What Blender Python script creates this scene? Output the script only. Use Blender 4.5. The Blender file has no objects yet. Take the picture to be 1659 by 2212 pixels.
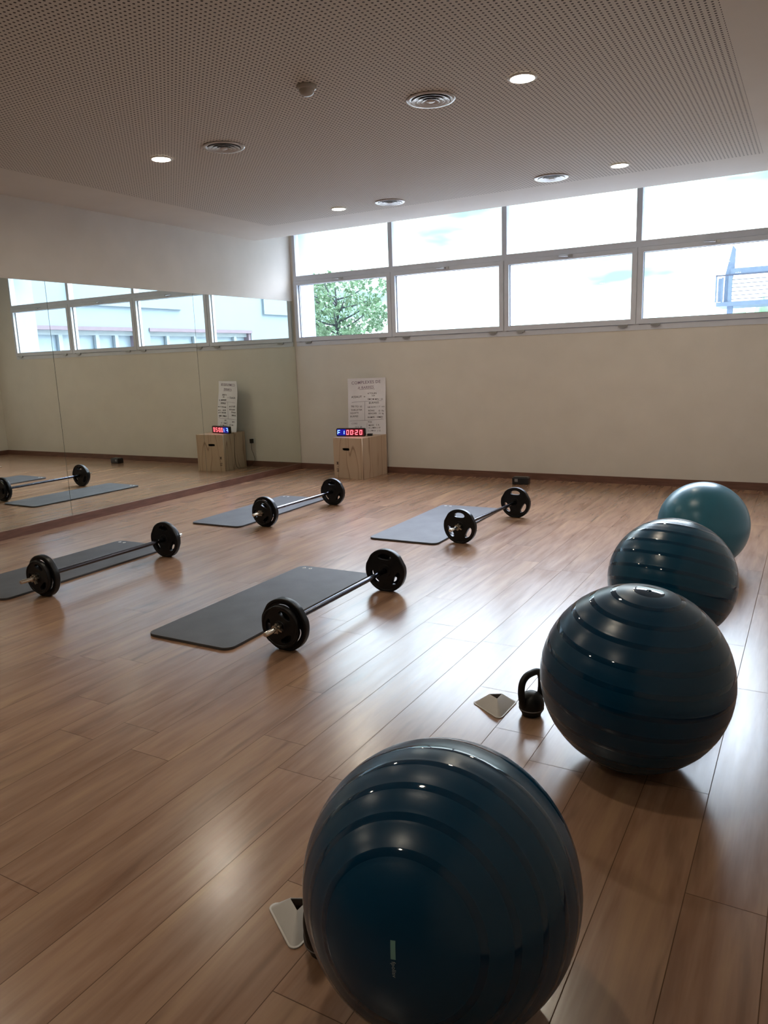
import bpy, bmesh, math, random
from mathutils import Vector, Matrix
random.seed(7)
PI = math.pi
R = math.radians
SC = bpy.context.scene
COL = SC.collection

# ------------------------------------------------------------------ camera
YAW, PITCH, ROLL, FPX = -0.5200217, 0.1994898, -0.0353918, 1628.751
CAM = Vector((6.435308, -8.879898, 1.512))
fw = Vector((math.sin(YAW)*math.cos(PITCH), math.cos(YAW)*math.cos(PITCH), -math.sin(PITCH)))
rt = Vector((math.cos(YAW), -math.sin(YAW), 0)); up = rt.cross(fw)
r2 = math.cos(ROLL)*rt + math.sin(ROLL)*up
u2 = -math.sin(ROLL)*rt + math.cos(ROLL)*up
cd = bpy.data.cameras.new('camera'); cam = bpy.data.objects.new('camera', cd); COL.objects.link(cam)
cam.matrix_world = Matrix(((r2.x, u2.x, -fw.x, CAM.x), (r2.y, u2.y, -fw.y, CAM.y), (r2.z, u2.z, -fw.z, CAM.z), (0, 0, 0, 1)))
cd.sensor_fit = 'HORIZONTAL'; cd.sensor_width = 36.0; cd.lens = 36.0*FPX/1659.0
cd.clip_start = 0.02; cd.clip_end = 400
SC.camera = cam

# ------------------------------------------------------------------ light and exposure
SC.view_settings.view_transform = 'Standard'; SC.view_settings.look = 'None'
SC.view_settings.exposure = 0.12; SC.view_settings.gamma = 1.0
SC.view_settings.use_curve_mapping = False
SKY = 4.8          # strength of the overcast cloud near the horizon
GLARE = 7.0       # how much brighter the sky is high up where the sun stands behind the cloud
BLUE = (0.76, 1.28, 1.31)
LAMP = 275.0       # emission of the downlight diffusers
H = 3.073          # ceiling height
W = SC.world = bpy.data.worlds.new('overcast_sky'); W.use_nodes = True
nt = W.node_tree; nt.nodes.clear()
o_ = nt.nodes.new('ShaderNodeOutputWorld'); b_ = nt.nodes.new('ShaderNodeBackground')
tc = nt.nodes.new('ShaderNodeTexCoord'); mp = nt.nodes.new('ShaderNodeMapping'); mp.inputs['Scale'].default_value = (1.6, 1.6, 6.0)
mp.inputs['Location'].default_value = (0.15, -0.012, 0.2)
nz = nt.nodes.new('ShaderNodeTexNoise'); nz.inputs['Scale'].default_value = 2.6; nz.inputs['Detail'].default_value = 4
rp = nt.nodes.new('ShaderNodeValToRGB')
rp.color_ramp.elements[0].position = 0.36; rp.color_ramp.elements[0].color = (BLUE[0]/SKY, BLUE[1]/SKY*1.05, BLUE[2]/SKY*1.05, 1)
rp.color_ramp.elements[1].position = 0.66; rp.color_ramp.elements[1].color = (0.93, 0.97, 1.0, 1)
b_.inputs['Strength'].default_value = SKY
nt.links.new(tc.outputs['Generated'], mp.inputs['Vector']); nt.links.new(mp.outputs[0], nz.inputs['Vector'])
nt.links.new(nz.outputs['Fac'], rp.inputs['Fac'])
sx = nt.nodes.new('ShaderNodeSeparateXYZ'); nt.links.new(tc.outputs['Generated'], sx.inputs[0])
def ramp01(sock, a, b):
    n = nt.nodes.new('ShaderNodeMapRange'); n.interpolation_type = 'SMOOTHSTEP'
    n.inputs['From Min'].default_value = a; n.inputs['From Max'].default_value = b; nt.links.new(sock, n.inputs['Value']); return n.outputs[0]
def wm(op, a, b):
    n = nt.nodes.new('ShaderNodeMath'); n.operation = op
    for i, q in enumerate((a, b)):
        if isinstance(q, (int, float)): n.inputs[i].default_value = q
        else: nt.links.new(q, n.inputs[i])
    return n.outputs[0]
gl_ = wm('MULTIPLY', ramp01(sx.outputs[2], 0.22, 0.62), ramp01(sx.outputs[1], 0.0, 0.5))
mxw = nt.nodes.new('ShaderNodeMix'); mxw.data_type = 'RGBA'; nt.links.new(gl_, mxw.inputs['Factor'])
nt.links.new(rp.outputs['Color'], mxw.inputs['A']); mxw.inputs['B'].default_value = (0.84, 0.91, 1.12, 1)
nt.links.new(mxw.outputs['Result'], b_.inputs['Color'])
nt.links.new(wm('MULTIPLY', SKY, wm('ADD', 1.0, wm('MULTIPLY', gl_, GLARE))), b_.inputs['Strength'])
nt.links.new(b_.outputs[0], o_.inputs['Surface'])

def portal(x, y, z, sx, sy, rot):
    l = bpy.data.lights.new('window_portal', 'AREA'); l.shape = 'RECTANGLE'; l.size = sx; l.size_y = sy
    l.cycles.is_portal = True
    o = bpy.data.objects.new('window_portal', l); COL.objects.link(o); o.location = (x, y, z); o.rotation_euler = rot
portal(3.116, 0.10, 2.60, 6.2, 1.75, (-PI/2, 0, 0))

# ------------------------------------------------------------------ helpers
def P(bsdf, **k):
    names = {'color': 'Base Color', 'rough': 'Roughness', 'metal': 'Metallic', 'coat': 'Coat Weight', 'coat_rough': 'Coat Roughness',
             'spec': 'Specular IOR Level', 'emit': 'Emission Color', 'emit_s': 'Emission Strength', 'sheen': 'Sheen Weight', 'aniso': 'Anisotropic'}
    for a, v in k.items():
        bsdf.inputs[names[a]].default_value = (*v, 1) if isinstance(v, tuple) else v
def mat(name, color, rough=0.5, var=0.06, vscale=6.0, bump=0.0, bscale=80.0, stretch=(1, 1, 1), **k):
    m = bpy.data.materials.new(name); m.use_nodes = True; t = m.node_tree
    b = t.nodes['Principled BSDF']; P(b, color=color, rough=rough, **k)
    c = t.nodes.new('ShaderNodeTexCoord'); mpn = t.nodes.new('ShaderNodeMapping'); mpn.inputs['Scale'].default_value = stretch
    t.links.new(c.outputs['Object'], mpn.inputs[0])
    n = t.nodes.new('ShaderNodeTexNoise'); n.inputs['Scale'].default_value = vscale; n.inputs['Detail'].default_value = 3
    t.links.new(mpn.outputs[0], n.inputs['Vector'])
    r = t.nodes.new('ShaderNodeValToRGB')
    r.color_ramp.elements[0].position = 0.3; r.color_ramp.elements[1].position = 0.7
    r.color_ramp.elements[0].color = (*[max(0, v*(1-var)) for v in color], 1)
    r.color_ramp.elements[1].color = (*[v*(1+var) for v in color], 1)
    t.links.new(n.outputs['Fac'], r.inputs['Fac']); t.links.new(r.outputs['Color'], b.inputs['Base Color'])
    if bump > 0:
        n2 = t.nodes.new('ShaderNodeTexNoise'); n2.inputs['Scale'].default_value = bscale; n2.inputs['Detail'].default_value = 4
        t.links.new(mpn.outputs[0], n2.inputs['Vector'])
        bp = t.nodes.new('ShaderNodeBump'); bp.inputs['Strength'].default_value = bump; bp.inputs['Distance'].default_value = 0.002
        t.links.new(n2.outputs['Fac'], bp.inputs['Height']); t.links.new(bp.outputs[0], b.inputs['Normal'])
    return m
def link(o, parent=None):
    COL.objects.link(o)
    if parent is not None: o.parent = parent
    return o
def meshobj(name, bm, mats, parent=None, smooth=False, angle=35):
    me = bpy.data.meshes.new(name); bm.normal_update(); bm.to_mesh(me); bm.free()
    for m in (mats if isinstance(mats, (list, tuple)) else [mats]): me.materials.append(m)
    if smooth:
        for p in me.polygons: p.use_smooth = True
        try: me.set_sharp_from_angle(angle=R(angle))
        except Exception: pass
    return link(bpy.data.objects.new(name, me), parent)
def tag(o, label=None, cat=None, group=None, kind=None):
    if label: o['label'] = label
    if cat: o['category'] = cat
    if group: o['group'] = group
    if kind: o['kind'] = kind
    return o
def empty(name, loc, rz=0, label=None, cat=None, group=None, kind=None):
    o = bpy.data.objects.new(name, None); o.empty_display_size = 0.05; COL.objects.link(o)
    o.location = loc; o.rotation_euler = (0, 0, rz)
    return tag(o, label, cat, group, kind)
def box(bm, x0, x1, y0, y1, z0, z1, mi=0, M=None):
    vs = [bm.verts.new(Vector(c)) for c in ((x0, y0, z0), (x1, y0, z0), (x1, y1, z0), (x0, y1, z0), (x0, y0, z1), (x1, y0, z1), (x1, y1, z1), (x0, y1, z1))]
    if M is not None:
        for v in vs: v.co = M @ v.co
    for f in ((3, 2, 1, 0), (4, 5, 6, 7), (0, 1, 5, 4), (1, 2, 6, 5), (2, 3, 7, 6), (3, 0, 4, 7)):
        fc = bm.faces.new([vs[i] for i in f]); fc.material_index = mi
    return vs
def bevel(bm, w, seg=2):
    bmesh.ops.bevel(bm, geom=list(bm.edges), offset=w, segments=seg, profile=0.7, affect='EDGES')
def bbox(x0, x1, y0, y1, z0, z1, w=0.004, seg=2):
    bm = bmesh.new(); box(bm, x0, x1, y0, y1, z0, z1); bevel(bm, w, seg); return bm
def lathe(bm, prof, n=48, M=None, mi=None, close=False):
    """revolve (r,z) profile about Z; mi(k) gives the material of band k"""
    rings = []
    for r, z in prof:
        if r < 1e-6: vs = [bm.verts.new((0, 0, z))]
        else: vs = [bm.verts.new((r*math.cos(2*PI*i/n), r*math.sin(2*PI*i/n), z)) for i in range(n)]
        rings.append(vs)
    allv = [v for r_ in rings for v in r_]
    K = len(rings)
    for k in range(K if close else K-1):
        a, b = rings[k], rings[(k+1) % K]
        for i in range(n):
            j = (i+1) % n
            if len(a) == 1 and len(b) == 1: continue
            if len(a) == 1: f = bm.faces.new((a[0], b[j], b[i]))
            elif len(b) == 1: f = bm.faces.new((a[i], a[j], b[0]))
            else: f = bm.faces.new((a[i], a[j], b[j], b[i]))
            if mi: f.material_index = mi(k)
    if M is not None:
        for v in allv: v.co = M @ v.co
    bmesh.ops.recalc_face_normals(bm, faces=bm.faces)
    return allv
def tube(bm, pts, rad, n=10, closed=False):
    pts = [Vector(p) for p in pts]; rad = rad if isinstance(rad, (list, tuple)) else [rad]*len(pts)
    N = len(pts); rings = []; up0 = None
    for i, p in enumerate(pts):
        if closed: t = (pts[(i+1) % N]-pts[i-1]).normalized()
        else: t = (pts[min(i+1, N-1)]-pts[max(i-1, 0)]).normalized()
        if up0 is None:
            up0 = Vector((0, 0, 1)) if abs(t.z) < 0.9 else Vector((1, 0, 0))
        a = t.cross(up0)
        if a.length < 1e-5: a = t.cross(Vector((0, 1, 0)))
        a.normalize(); b = a.cross(t).normalized(); up0 = b
        rings.append([bm.verts.new(p+rad[i]*(math.cos(2*PI*k/n)*a+math.sin(2*PI*k/n)*b)) for k in range(n)])
    for i in range(N if closed else N-1):
        r1, r2_ = rings[i], rings[(i+1) % N]
        for k in range(n):
            bm.faces.new((r1[k], r1[(k+1) % n], r2_[(k+1) % n], r2_[k]))
    if not closed:
        bm.faces.new(rings[0][::-1]); bm.faces.new(rings[-1])
    bmesh.ops.recalc_face_normals(bm, faces=bm.faces)
def smoothpath(pts, k=6):
    pts = [Vector(p) for p in pts]; out = []
    for i in range(len(pts)-1):
        p0, p1, p2, p3 = pts[max(i-1, 0)], pts[i], pts[i+1], pts[min(i+2, len(pts)-1)]
        for j in range(k):
            t = j/k
            out.append(0.5*((2*p1)+(-p0+p2)*t+(2*p0-5*p1+4*p2-p3)*t*t+(-p0+3*p1-3*p2+p3)*t**3))
    out.append(pts[-1]); return out
def curve_plate(loops, extrude, bev, res=2):
    """2D outline with holes -> solid mesh (in XY, thick along Z)"""
    cu = bpy.data.curves.new('tmp', 'CURVE'); cu.dimensions = '2D'; cu.fill_mode = 'BOTH'
    cu.extrude = extrude; cu.bevel_depth = bev; cu.bevel_resolution = res; cu.offset = -bev
    for lp in loops:
        s = cu.splines.new('POLY'); s.points.add(len(lp)-1)
        for p, q in zip(s.points, lp): p.co = (q[0], q[1], 0, 1)
        s.use_cyclic_u = True
    ob = bpy.data.objects.new('tmp', cu); COL.objects.link(ob)
    dg = bpy.context.evaluated_depsgraph_get()
    me = bpy.data.meshes.new_from_object(ob.evaluated_get(dg))
    bm = bmesh.new(); bm.from_mesh(me)
    bpy.data.objects.remove(ob); bpy.data.curves.remove(cu); bpy.data.meshes.remove(me)
    return bm
def textbm(txt, size, extrude=0.0006, shear=0.0, spacing=1.0, font_off=0.0):
    cu = bpy.data.curves.new('tmp', 'FONT'); cu.body = txt; cu.size = size; cu.extrude = extrude; cu.shear = shear
    cu.space_character = spacing; cu.offset = font_off; cu.resolution_u = 3
    ob = bpy.data.objects.new('tmp', cu); COL.objects.link(ob)
    dg = bpy.context.evaluated_depsgraph_get()
    me = bpy.data.meshes.new_from_object(ob.evaluated_get(dg))
    bm = bmesh.new(); bm.from_mesh(me)
    bpy.data.objects.remove(ob); bpy.data.curves.remove(cu); bpy.data.meshes.remove(me)
    return bm
def merge(dst, src, M):
    me = bpy.data.meshes.new('tmp'); src.transform(M); src.to_mesh(me); src.free(); dst.from_mesh(me); bpy.data.meshes.remove(me)
def zto(n):
    """rotation taking local Z onto n"""
    return Vector((0, 0, 1)).rotation_difference(Vector(n).normalized()).to_matrix().to_4x4()
def dup(root, loc=None, rz=None, label=None):
    r = root.copy(); COL.objects.link(r)
    if loc is not None: r.location = loc
    if rz is not None: r.rotation_euler = (0, 0, rz)
    if label: r['label'] = label
    for ch in list(root.children):
        c = ch.copy(); COL.objects.link(c); c.parent = r
        for g in ch.children:
            d = g.copy(); COL.objects.link(d); d.parent = c
    return r

# ------------------------------------------------------------------ materials
M_wall = mat('cream_plaster', (0.665, 0.61, 0.535), 0.75, 0.03, 3, 0.25, 160)
M_ceil = mat('white_plasterboard', (0.64, 0.59, 0.535), 0.8, 0.02, 3, 0.1, 160)
M_ext = mat('exterior_render', (0.30, 0.36, 0.46), 0.8, 0.03, 2, 0.2, 60)
M_alu = mat('grey_window_frame', (0.60, 0.615, 0.665), 0.42, 0.03, 8, 0.04, 200)
M_gasket = mat('dark_gasket', (0.03, 0.03, 0.035), 0.6)
M_handle = mat('handle_metal', (0.45, 0.45, 0.46), 0.3, metal=0.7)
M_base = mat('brown_wood_trim', (0.150, 0.070, 0.048), 0.45, 0.25, 5, 0.15, 60, stretch=(1, 1, 8))
M_black = mat('black_rubber', (0.006, 0.006, 0.007), 0.36, 0.2, 30, 0.15, 220, spec=0.28)
M_iron = mat('black_vinyl', (0.008, 0.008, 0.008), 0.45, 0.2, 20, 0.3, 120, spec=0.3)
M_grey = mat('grey_trim', (0.22, 0.21, 0.21), 0.5)
M_steel = mat('bar_steel', (0.09, 0.09, 0.11), 0.17, 0.05, 10, metal=1.0)
M_chrome = mat('chrome', (0.72, 0.70, 0.66), 0.16, 0.05, 10, metal=1.0)
M_nickel = mat('nickel_collar', (0.50, 0.46, 0.40), 0.30, 0.1, 60, metal=1.0)
M_mat = mat('grey_foam_mat', (0.058, 0.056, 0.060), 0.62, 0.22, 5, 0.5, 260)
M_white = mat('white_plastic', (0.62, 0.60, 0.56), 0.45, 0.03, 10)
M_cone = mat('white_cone_plastic', (0.52, 0.50, 0.48), 0.42, 0.03, 10)
M_pvc = mat('off_white_detector', (0.42, 0.39, 0.36), 0.25, 0.03, 10)
M_vent = mat('vent_white_metal', (0.50, 0.47, 0.46), 0.32, 0.03, 10, coat=0.35, coat_rough=0.15)
M_dark = mat('dark_void', (0.02, 0.017, 0.016), 0.8)
M_paper = mat('whiteboard_sheet', (0.74, 0.71, 0.73), 0.16, 0.04, 4, 0.35, 14)
M_ink = mat('dark_ink', (0.035, 0.02, 0.035), 0.6)
M_pen = mat('purple_ink', (0.24, 0.17, 0.24), 0.6)
M_plasticblk = mat('black_plastic', (0.012, 0.012, 0.014), 0.3)
M_cable = mat('black_cable', (0.015, 0.015, 0.015), 0.5)
M_leaf = mat('tree_leaves', (0.14, 0.23, 0.13), 0.6, 0.3, 2)
M_bark = mat('bark', (0.04, 0.045, 0.05), 0.8, 0.2, 6)
M_galv = mat('hazy_galvanised_steel', (0.18, 0.235, 0.33), 0.5, 0.08, 6)  # blue outdoor haze is put into the steel colour
M_rail = mat('hazy_rail_steel', (0.08, 0.09, 0.14), 0.5, 0.08, 6)  # thin rails carry the same painted haze tint
M_hill = mat('hedge_leaves', (0.14, 0.26, 0.13), 0.9, 0.3, 3, 0.6, 10)
M_ground = mat('outside_gravel', (0.38, 0.37, 0.35), 0.95, 0.15, 3, 0.5, 30)

def wood_ply():
    m = mat('pine_plywood', (0.47, 0.32, 0.20), 0.5, 0.10, 4, 0.1, 60, stretch=(1, 1, 0.15))
    t = m.node_tree; b = t.nodes['Principled BSDF']
    c = t.nodes.new('ShaderNodeTexCoord'); mp_ = t.nodes.new('ShaderNodeMapping'); mp_.inputs['Scale'].default_value = (1, 1, 0.22)
    n = t.nodes.new('ShaderNodeTexNoise'); n.inputs['Scale'].default_value = 3.2; n.inputs['Detail'].default_value = 2; n.inputs['Distortion'].default_value = 0.3
    t.links.new(c.outputs['Object'], mp_.inputs[0]); t.links.new(mp_.outputs[0], n.inputs['Vector'])
    mu = t.nodes.new('ShaderNodeMath'); mu.operation = 'MULTIPLY'; mu.inputs[1].default_value = 9.0
    fr = t.nodes.new('ShaderNodeMath'); fr.operation = 'FRACT'
    t.links.new(n.outputs['Fac'], mu.inputs[0]); t.links.new(mu.outputs[0], fr.inputs[0])
    r = t.nodes.new('ShaderNodeValToRGB'); e = r.color_ramp.elements
    e[0].position = 0.0; e[0].color = (0.50, 0.365, 0.255, 1); e[1].position = 1.0; e[1].color = (0.48, 0.35, 0.245, 1)
    q = e.new(0.80); q.color = (0.46, 0.33, 0.225, 1); q = e.new(0.90); q.color = (0.26, 0.16, 0.10, 1)
    t.links.new(fr.outputs[0], r.inputs['Fac']); t.links.new(r.outputs['Color'], b.inputs['Base Color'])
    return m
M_ply = wood_ply()

def floor_mat():
    m = bpy.data.materials.new('oak_plank_vinyl'); m.use_nodes = True; t = m.node_tree; N = t.nodes; L = t.links
    b = N['Principled BSDF']
    def mth(op, a, c=None, v=None):
        n = N.new('ShaderNodeMath'); n.operation = op
        for i, s in enumerate((a, c, v)):
            if s is None: continue
            if isinstance(s, (int, float)): n.inputs[i].default_value = s
            else: L.new(s, n.inputs[i])
        return n.outputs[0]
    c = N.new('ShaderNodeTexCoord'); s = N.new('ShaderNodeSeparateXYZ'); L.new(c.outputs['Object'], s.inputs[0])
    PW, PL = 0.2092, 1.5
    xs = mth('DIVIDE', mth('SUBTRACT', s.outputs[0], 5.164), PW); row = mth('FLOOR', xs); fx = mth('FRACT', xs)
    w1 = N.new('ShaderNodeTexWhiteNoise'); w1.noise_dimensions = '1D'; L.new(mth('ADD', row, 37.0), w1.inputs['W'])
    ys = mth('ADD', mth('DIVIDE', s.outputs[1], PL), w1.outputs['Value']); idx = mth('FLOOR', ys); fy = mth('FRACT', ys)
    cb = N.new('ShaderNodeCombineXYZ'); L.new(row, cb.inputs[0]); L.new(idx, cb.inputs[1])
    w2 = N.new('ShaderNodeTexWhiteNoise'); w2.noise_dimensions = '3D'; L.new(cb.outputs[0], w2.inputs['Vector'])
    rnd = w2.outputs['Value']
    ex = mth('MULTIPLY', mth('MINIMUM', fx, mth('SUBTRACT', 1.0, fx)), PW)
    ey = mth('MULTIPLY', mth('MINIMUM', fy, mth('SUBTRACT', 1.0, fy)), PL)
    ed = mth('MINIMUM', ex, ey)
    seam = mth('LESS_THAN', ed, 0.0013)
    # grain coordinates, shifted per plank
    gx = mth('ADD', s.outputs[0], mth('MULTIPLY', rnd, 17.0)); gy = mth('ADD', s.outputs[1], mth('MULTIPLY', rnd, 53.0))
    gv = N.new('ShaderNodeCombineXYZ'); L.new(gx, gv.inputs[0]); L.new(gy, gv.inputs[1])
    def noise(sx, sy, sc, det, dist=0.0):
        mp_ = N.new('ShaderNodeMapping'); mp_.inputs['Scale'].default_value = (sx, sy, 1); L.new(gv.outputs[0], mp_.inputs[0])
        n = N.new('ShaderNodeTexNoise'); n.inputs['Scale'].default_value = sc; n.inputs['Detail'].default_value = det; n.inputs['Distortion'].default_value = dist
        L.new(mp_.outputs[0], n.inputs['Vector']); return n.outputs['Fac']
    big = noise(1, 0.13, 7.5, 4, 0.5); mid = noise(1, 0.10, 26.0, 3, 0.3); fine = noise(1, 0.05, 150.0, 3)
    knot = noise(1, 0.13, 11.0, 3, 0.6)
    r = N.new('ShaderNodeValToRGB'); e = r.color_ramp.elements
    e[0].position = 0.28; e[0].color = (0.200, 0.100, 0.056, 1); e[1].position = 0.72; e[1].color = (0.380, 0.232, 0.132, 1)
    q = e.new(0.5); q.color = (0.288, 0.168, 0.108, 1)
    sm = mth('ADD', mth('MULTIPLY', big, 0.66), mth('MULTIPLY', mid, 0.34)); L.new(sm, r.inputs['Fac'])
    # per plank brightness
    br = mth('ADD', 0.93, mth('MULTIPLY', rnd, 0.13)); fn = mth('ADD', 0.92, mth('MULTIPLY', fine, 0.16))
    kn = N.new('ShaderNodeMapRange'); kn.inputs['From Min'].default_value = 0.58; kn.inputs['From Max'].default_value = 0.78
    kn.inputs['To Min'].default_value = 1.0; kn.inputs['To Max'].default_value = 0.62; L.new(knot, kn.inputs['Value'])
    tot = mth('MULTIPLY', mth('MULTIPLY', br, fn), kn.outputs[0])
    tot = mth('MULTIPLY', tot, mth('SUBTRACT', 1.0, mth('MULTIPLY', seam, 0.62)))
    vm = N.new('ShaderNodeVectorMath'); vm.operation = 'SCALE'; L.new(r.outputs['Color'], vm.inputs[0]); L.new(tot, vm.inputs['Scale'])
    L.new(vm.outputs[0], b.inputs['Base Color'])
    rg = mth('ADD', 0.185, mth('MULTIPLY', mid, 0.10)); L.new(rg, b.inputs['Roughness'])
    L.new(mth('MULTIPLY', 0.66, mth('SUBTRACT', 1.0, seam)), b.inputs['Specular IOR Level'])
    h = mth('ADD', mth('MULTIPLY', fine, 0.25), mth('MULTIPLY', mth('SUBTRACT', 1.0, seam), 1.0))
    bp = N.new('ShaderNodeBump'); bp.inputs['Strength'].default_value = 0.25; bp.inputs['Distance'].default_value = 0.0008
    L.new(h, bp.inputs['Height']); L.new(bp.outputs[0], b.inputs['Normal'])
    return m
M_floor = floor_mat()

def perf_mat():
    m = bpy.data.materials.new('perforated_plasterboard'); m.use_nodes = True; t = m.node_tree; N = t.nodes; L = t.links
    b = N['Principled BSDF']; P(b, rough=0.8)
    c = N.new('ShaderNodeTexCoord'); s = N.new('ShaderNodeSeparateXYZ'); L.new(c.outputs['Object'], s.inputs[0])
    def mth(op, a, c_=None):
        n = N.new('ShaderNodeMath'); n.operation = op
        for i, q in enumerate((a, c_)):
            if q is None: continue
            if isinstance(q, (int, float)): n.inputs[i].default_value = q
            else: L.new(q, n.inputs[i])
        return n.outputs[0]
    def cell(o): return mth('SUBTRACT', mth('FRACT', mth('DIVIDE', o, 0.029)), 0.5)
    a, d = cell(s.outputs[0]), cell(s.outputs[1])
    dist = mth('SQRT', mth('ADD', mth('MULTIPLY', a, a), mth('MULTIPLY', d, d)))
    hole = mth('LESS_THAN', dist, 0.225)
    mx = N.new('ShaderNodeMix'); mx.data_type = 'RGBA'; L.new(hole, mx.inputs['Factor'])
    mx.inputs['A'].default_value = (0.62, 0.57, 0.515, 1); mx.inputs['B'].default_value = (0.035, 0.025, 0.022, 1)
    L.new(mx.outputs['Result'], b.inputs['Base Color'])
    return m
M_perf = perf_mat()

def glass_mat():
    m = bpy.data.materials.new('window_glass'); m.use_nodes = True; t = m.node_tree; N = t.nodes; L = t.links
    N.remove(N['Principled BSDF']); out = N['Material Output']
    tr = N.new('ShaderNodeBsdfTransparent'); tr.inputs[0].default_value = (0.95, 0.98, 0.985, 1)
    gl = N.new('ShaderNodeBsdfGlossy'); gl.inputs['Roughness'].default_value = 0.0
    fr = N.new('ShaderNodeFresnel'); ge = N.new('ShaderNodeNewGeometry')
    ir = N.new('ShaderNodeMapRange'); ir.inputs['To Min'].default_value = 1.35; ir.inputs['To Max'].default_value = 1/1.35
    L.new(ge.outputs['Backfacing'], ir.inputs['Value']); L.new(ir.outputs[0], fr.inputs[0])
    mx = N.new('ShaderNodeMixShader'); L.new(fr.outputs[0], mx.inputs[0]); L.new(tr.outputs[0], mx.inputs[1]); L.new(gl.outputs[0], mx.inputs[2])
    L.new(mx.outputs[0], out.inputs['Surface']); return m
M_glass = glass_mat()
M_mirror = mat('mirror_silver', (0.79, 0.83, 0.76), 0.0, 0.0, 1, metal=1.0)
M_mirroredge = mat('mirror_edge', (0.05, 0.07, 0.06), 0.3)
def emit(name, color, s):
    m = bpy.data.materials.new(name); m.use_nodes = True; b = m.node_tree.nodes['Principled BSDF']
    P(b, color=(0.02, 0.02, 0.02), rough=0.3, emit=color, emit_s=s); return m
M_lamp = emit('lamp_diffuser', (1.0, 0.89, 0.71), LAMP)
M_blue = emit('blue_led', (0.12, 0.25, 1.0), 5.5); M_red = emit('red_led', (1.0, 0.10, 0.13), 4.5)
M_bluef = emit('blue_lit_acrylic', (0.01, 0.02, 0.9), 0.30); M_redf = emit('red_lit_acrylic', (0.75, 0.0, 0.04), 0.13)

# ------------------------------------------------------------------ room shell
XR, YB = 6.807, -11.2        # right wall, rear wall
WB, WT = 1.735, 3.46         # window bottom / top
B = [0.037, 1.577, 3.116, 4.656, 6.195]
def struct(name, bm, mats, **k): return tag(meshobj(name, bm, mats, **k), kind='structure')
bm = bmesh.new(); box(bm, -0.4, XR+0.4, YB-0.4, 0.48, -0.2, 0.0); struct('floor', bm, M_floor)
bm = bmesh.new()             # ceiling: plain border, perforated field, step up to the window recess
PX0, PX1, PY1 = 0.80, 5.93, -1.48
def quad(pts, mi): f = bm.faces.new([bm.verts.new(p) for p in pts]); f.material_index = mi
def cq(x0, x1, y0, y1, mi): quad([(x0, y0, H), (x0, y1, H), (x1, y1, H), (x1, y0, H)], mi)
E_ = -0.755
cq(PX0, PX1, -8.6, PY1, 1); cq(-0.1, PX0, YB, E_, 0); cq(PX1, XR+0.1, YB, E_, 0); cq(PX0, PX1, PY1, E_, 0); cq(PX0, PX1, YB, -8.6, 0)
quad([(-0.1, E_, H), (-0.1, E_, 3.55), (XR+0.1, E_, 3.55), (XR+0.1, E_, H)], 0)
box(bm, -0.4, XR+0.4, E_, 0.48, 3.55, 3.75, 0); box(bm, -0.4, XR+0.4, YB-0.4, E_, 3.2, 3.75, 0)
struct('ceiling', bm, [M_ceil, M_perf])
bm = bmesh.new()
box(bm, -0.4, XR+0.4, 0, 0.30, -0.2, WB); box(bm, B[4], XR+0.4, 0, 0.30, WB, WT); box(bm, -0.4, B[0], 0, 0.30, WB, WT); box(bm, -0.4, XR+0.4, 0, 0.30, WT, 3.55)
box(bm, -0.4, XR+0.4, 0.30, 0.485, -0.2, WB-0.01, 1); box(bm, B[4]+0.015, XR+0.4, 0.30, 0.485, WB-0.01, WT, 1); box(bm, -0.4, B[0]-0.02, 0.30, 0.485, WB-0.01, WT, 1)
box(bm, -0.4, B[0]+0.002, 0.12, 0.484, WB, WT, 1); box(bm, B[4]-0.002, XR, 0.12, 0.484, WB, WT, 1)
struct('wall_back', bm, [M_wall, M_ext])
bm = bmesh.new(); box(bm, -0.3, 0, YB-0.4, 0, -0.2, 3.7); struct('wall_left', bm, M_wall)
bm = bmesh.new(); box(bm, XR, XR+0.3, YB-0.4, 0, -0.2, 3.7); struct('wall_right', bm, M_wall)
bm = bmesh.new(); box(bm, 0, XR, YB-0.3, YB, -0.2, 3.7); struct('wall_rear', bm, mat('darkened_rear_wall', (0.07, 0.065, 0.06), 0.7, 0.05, 3, 0.2, 160))  # darkness of the unseen room behind is put into this wall colour
bm = bmesh.new(); box(bm, 0.014, XR-0.014, -0.014, -0.0, 0, 0.082); struct('baseboard_back', bm, M_base)
bm = bmesh.new(); box(bm, 0.0, 0.014, YB, 0, 0, 0.080); struct('baseboard_left', bm, M_base)
bm = bmesh.new(); box(bm, XR-0.014, XR, YB, 0, 0, 0.082); struct('baseboard_right', bm, M_base)

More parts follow.
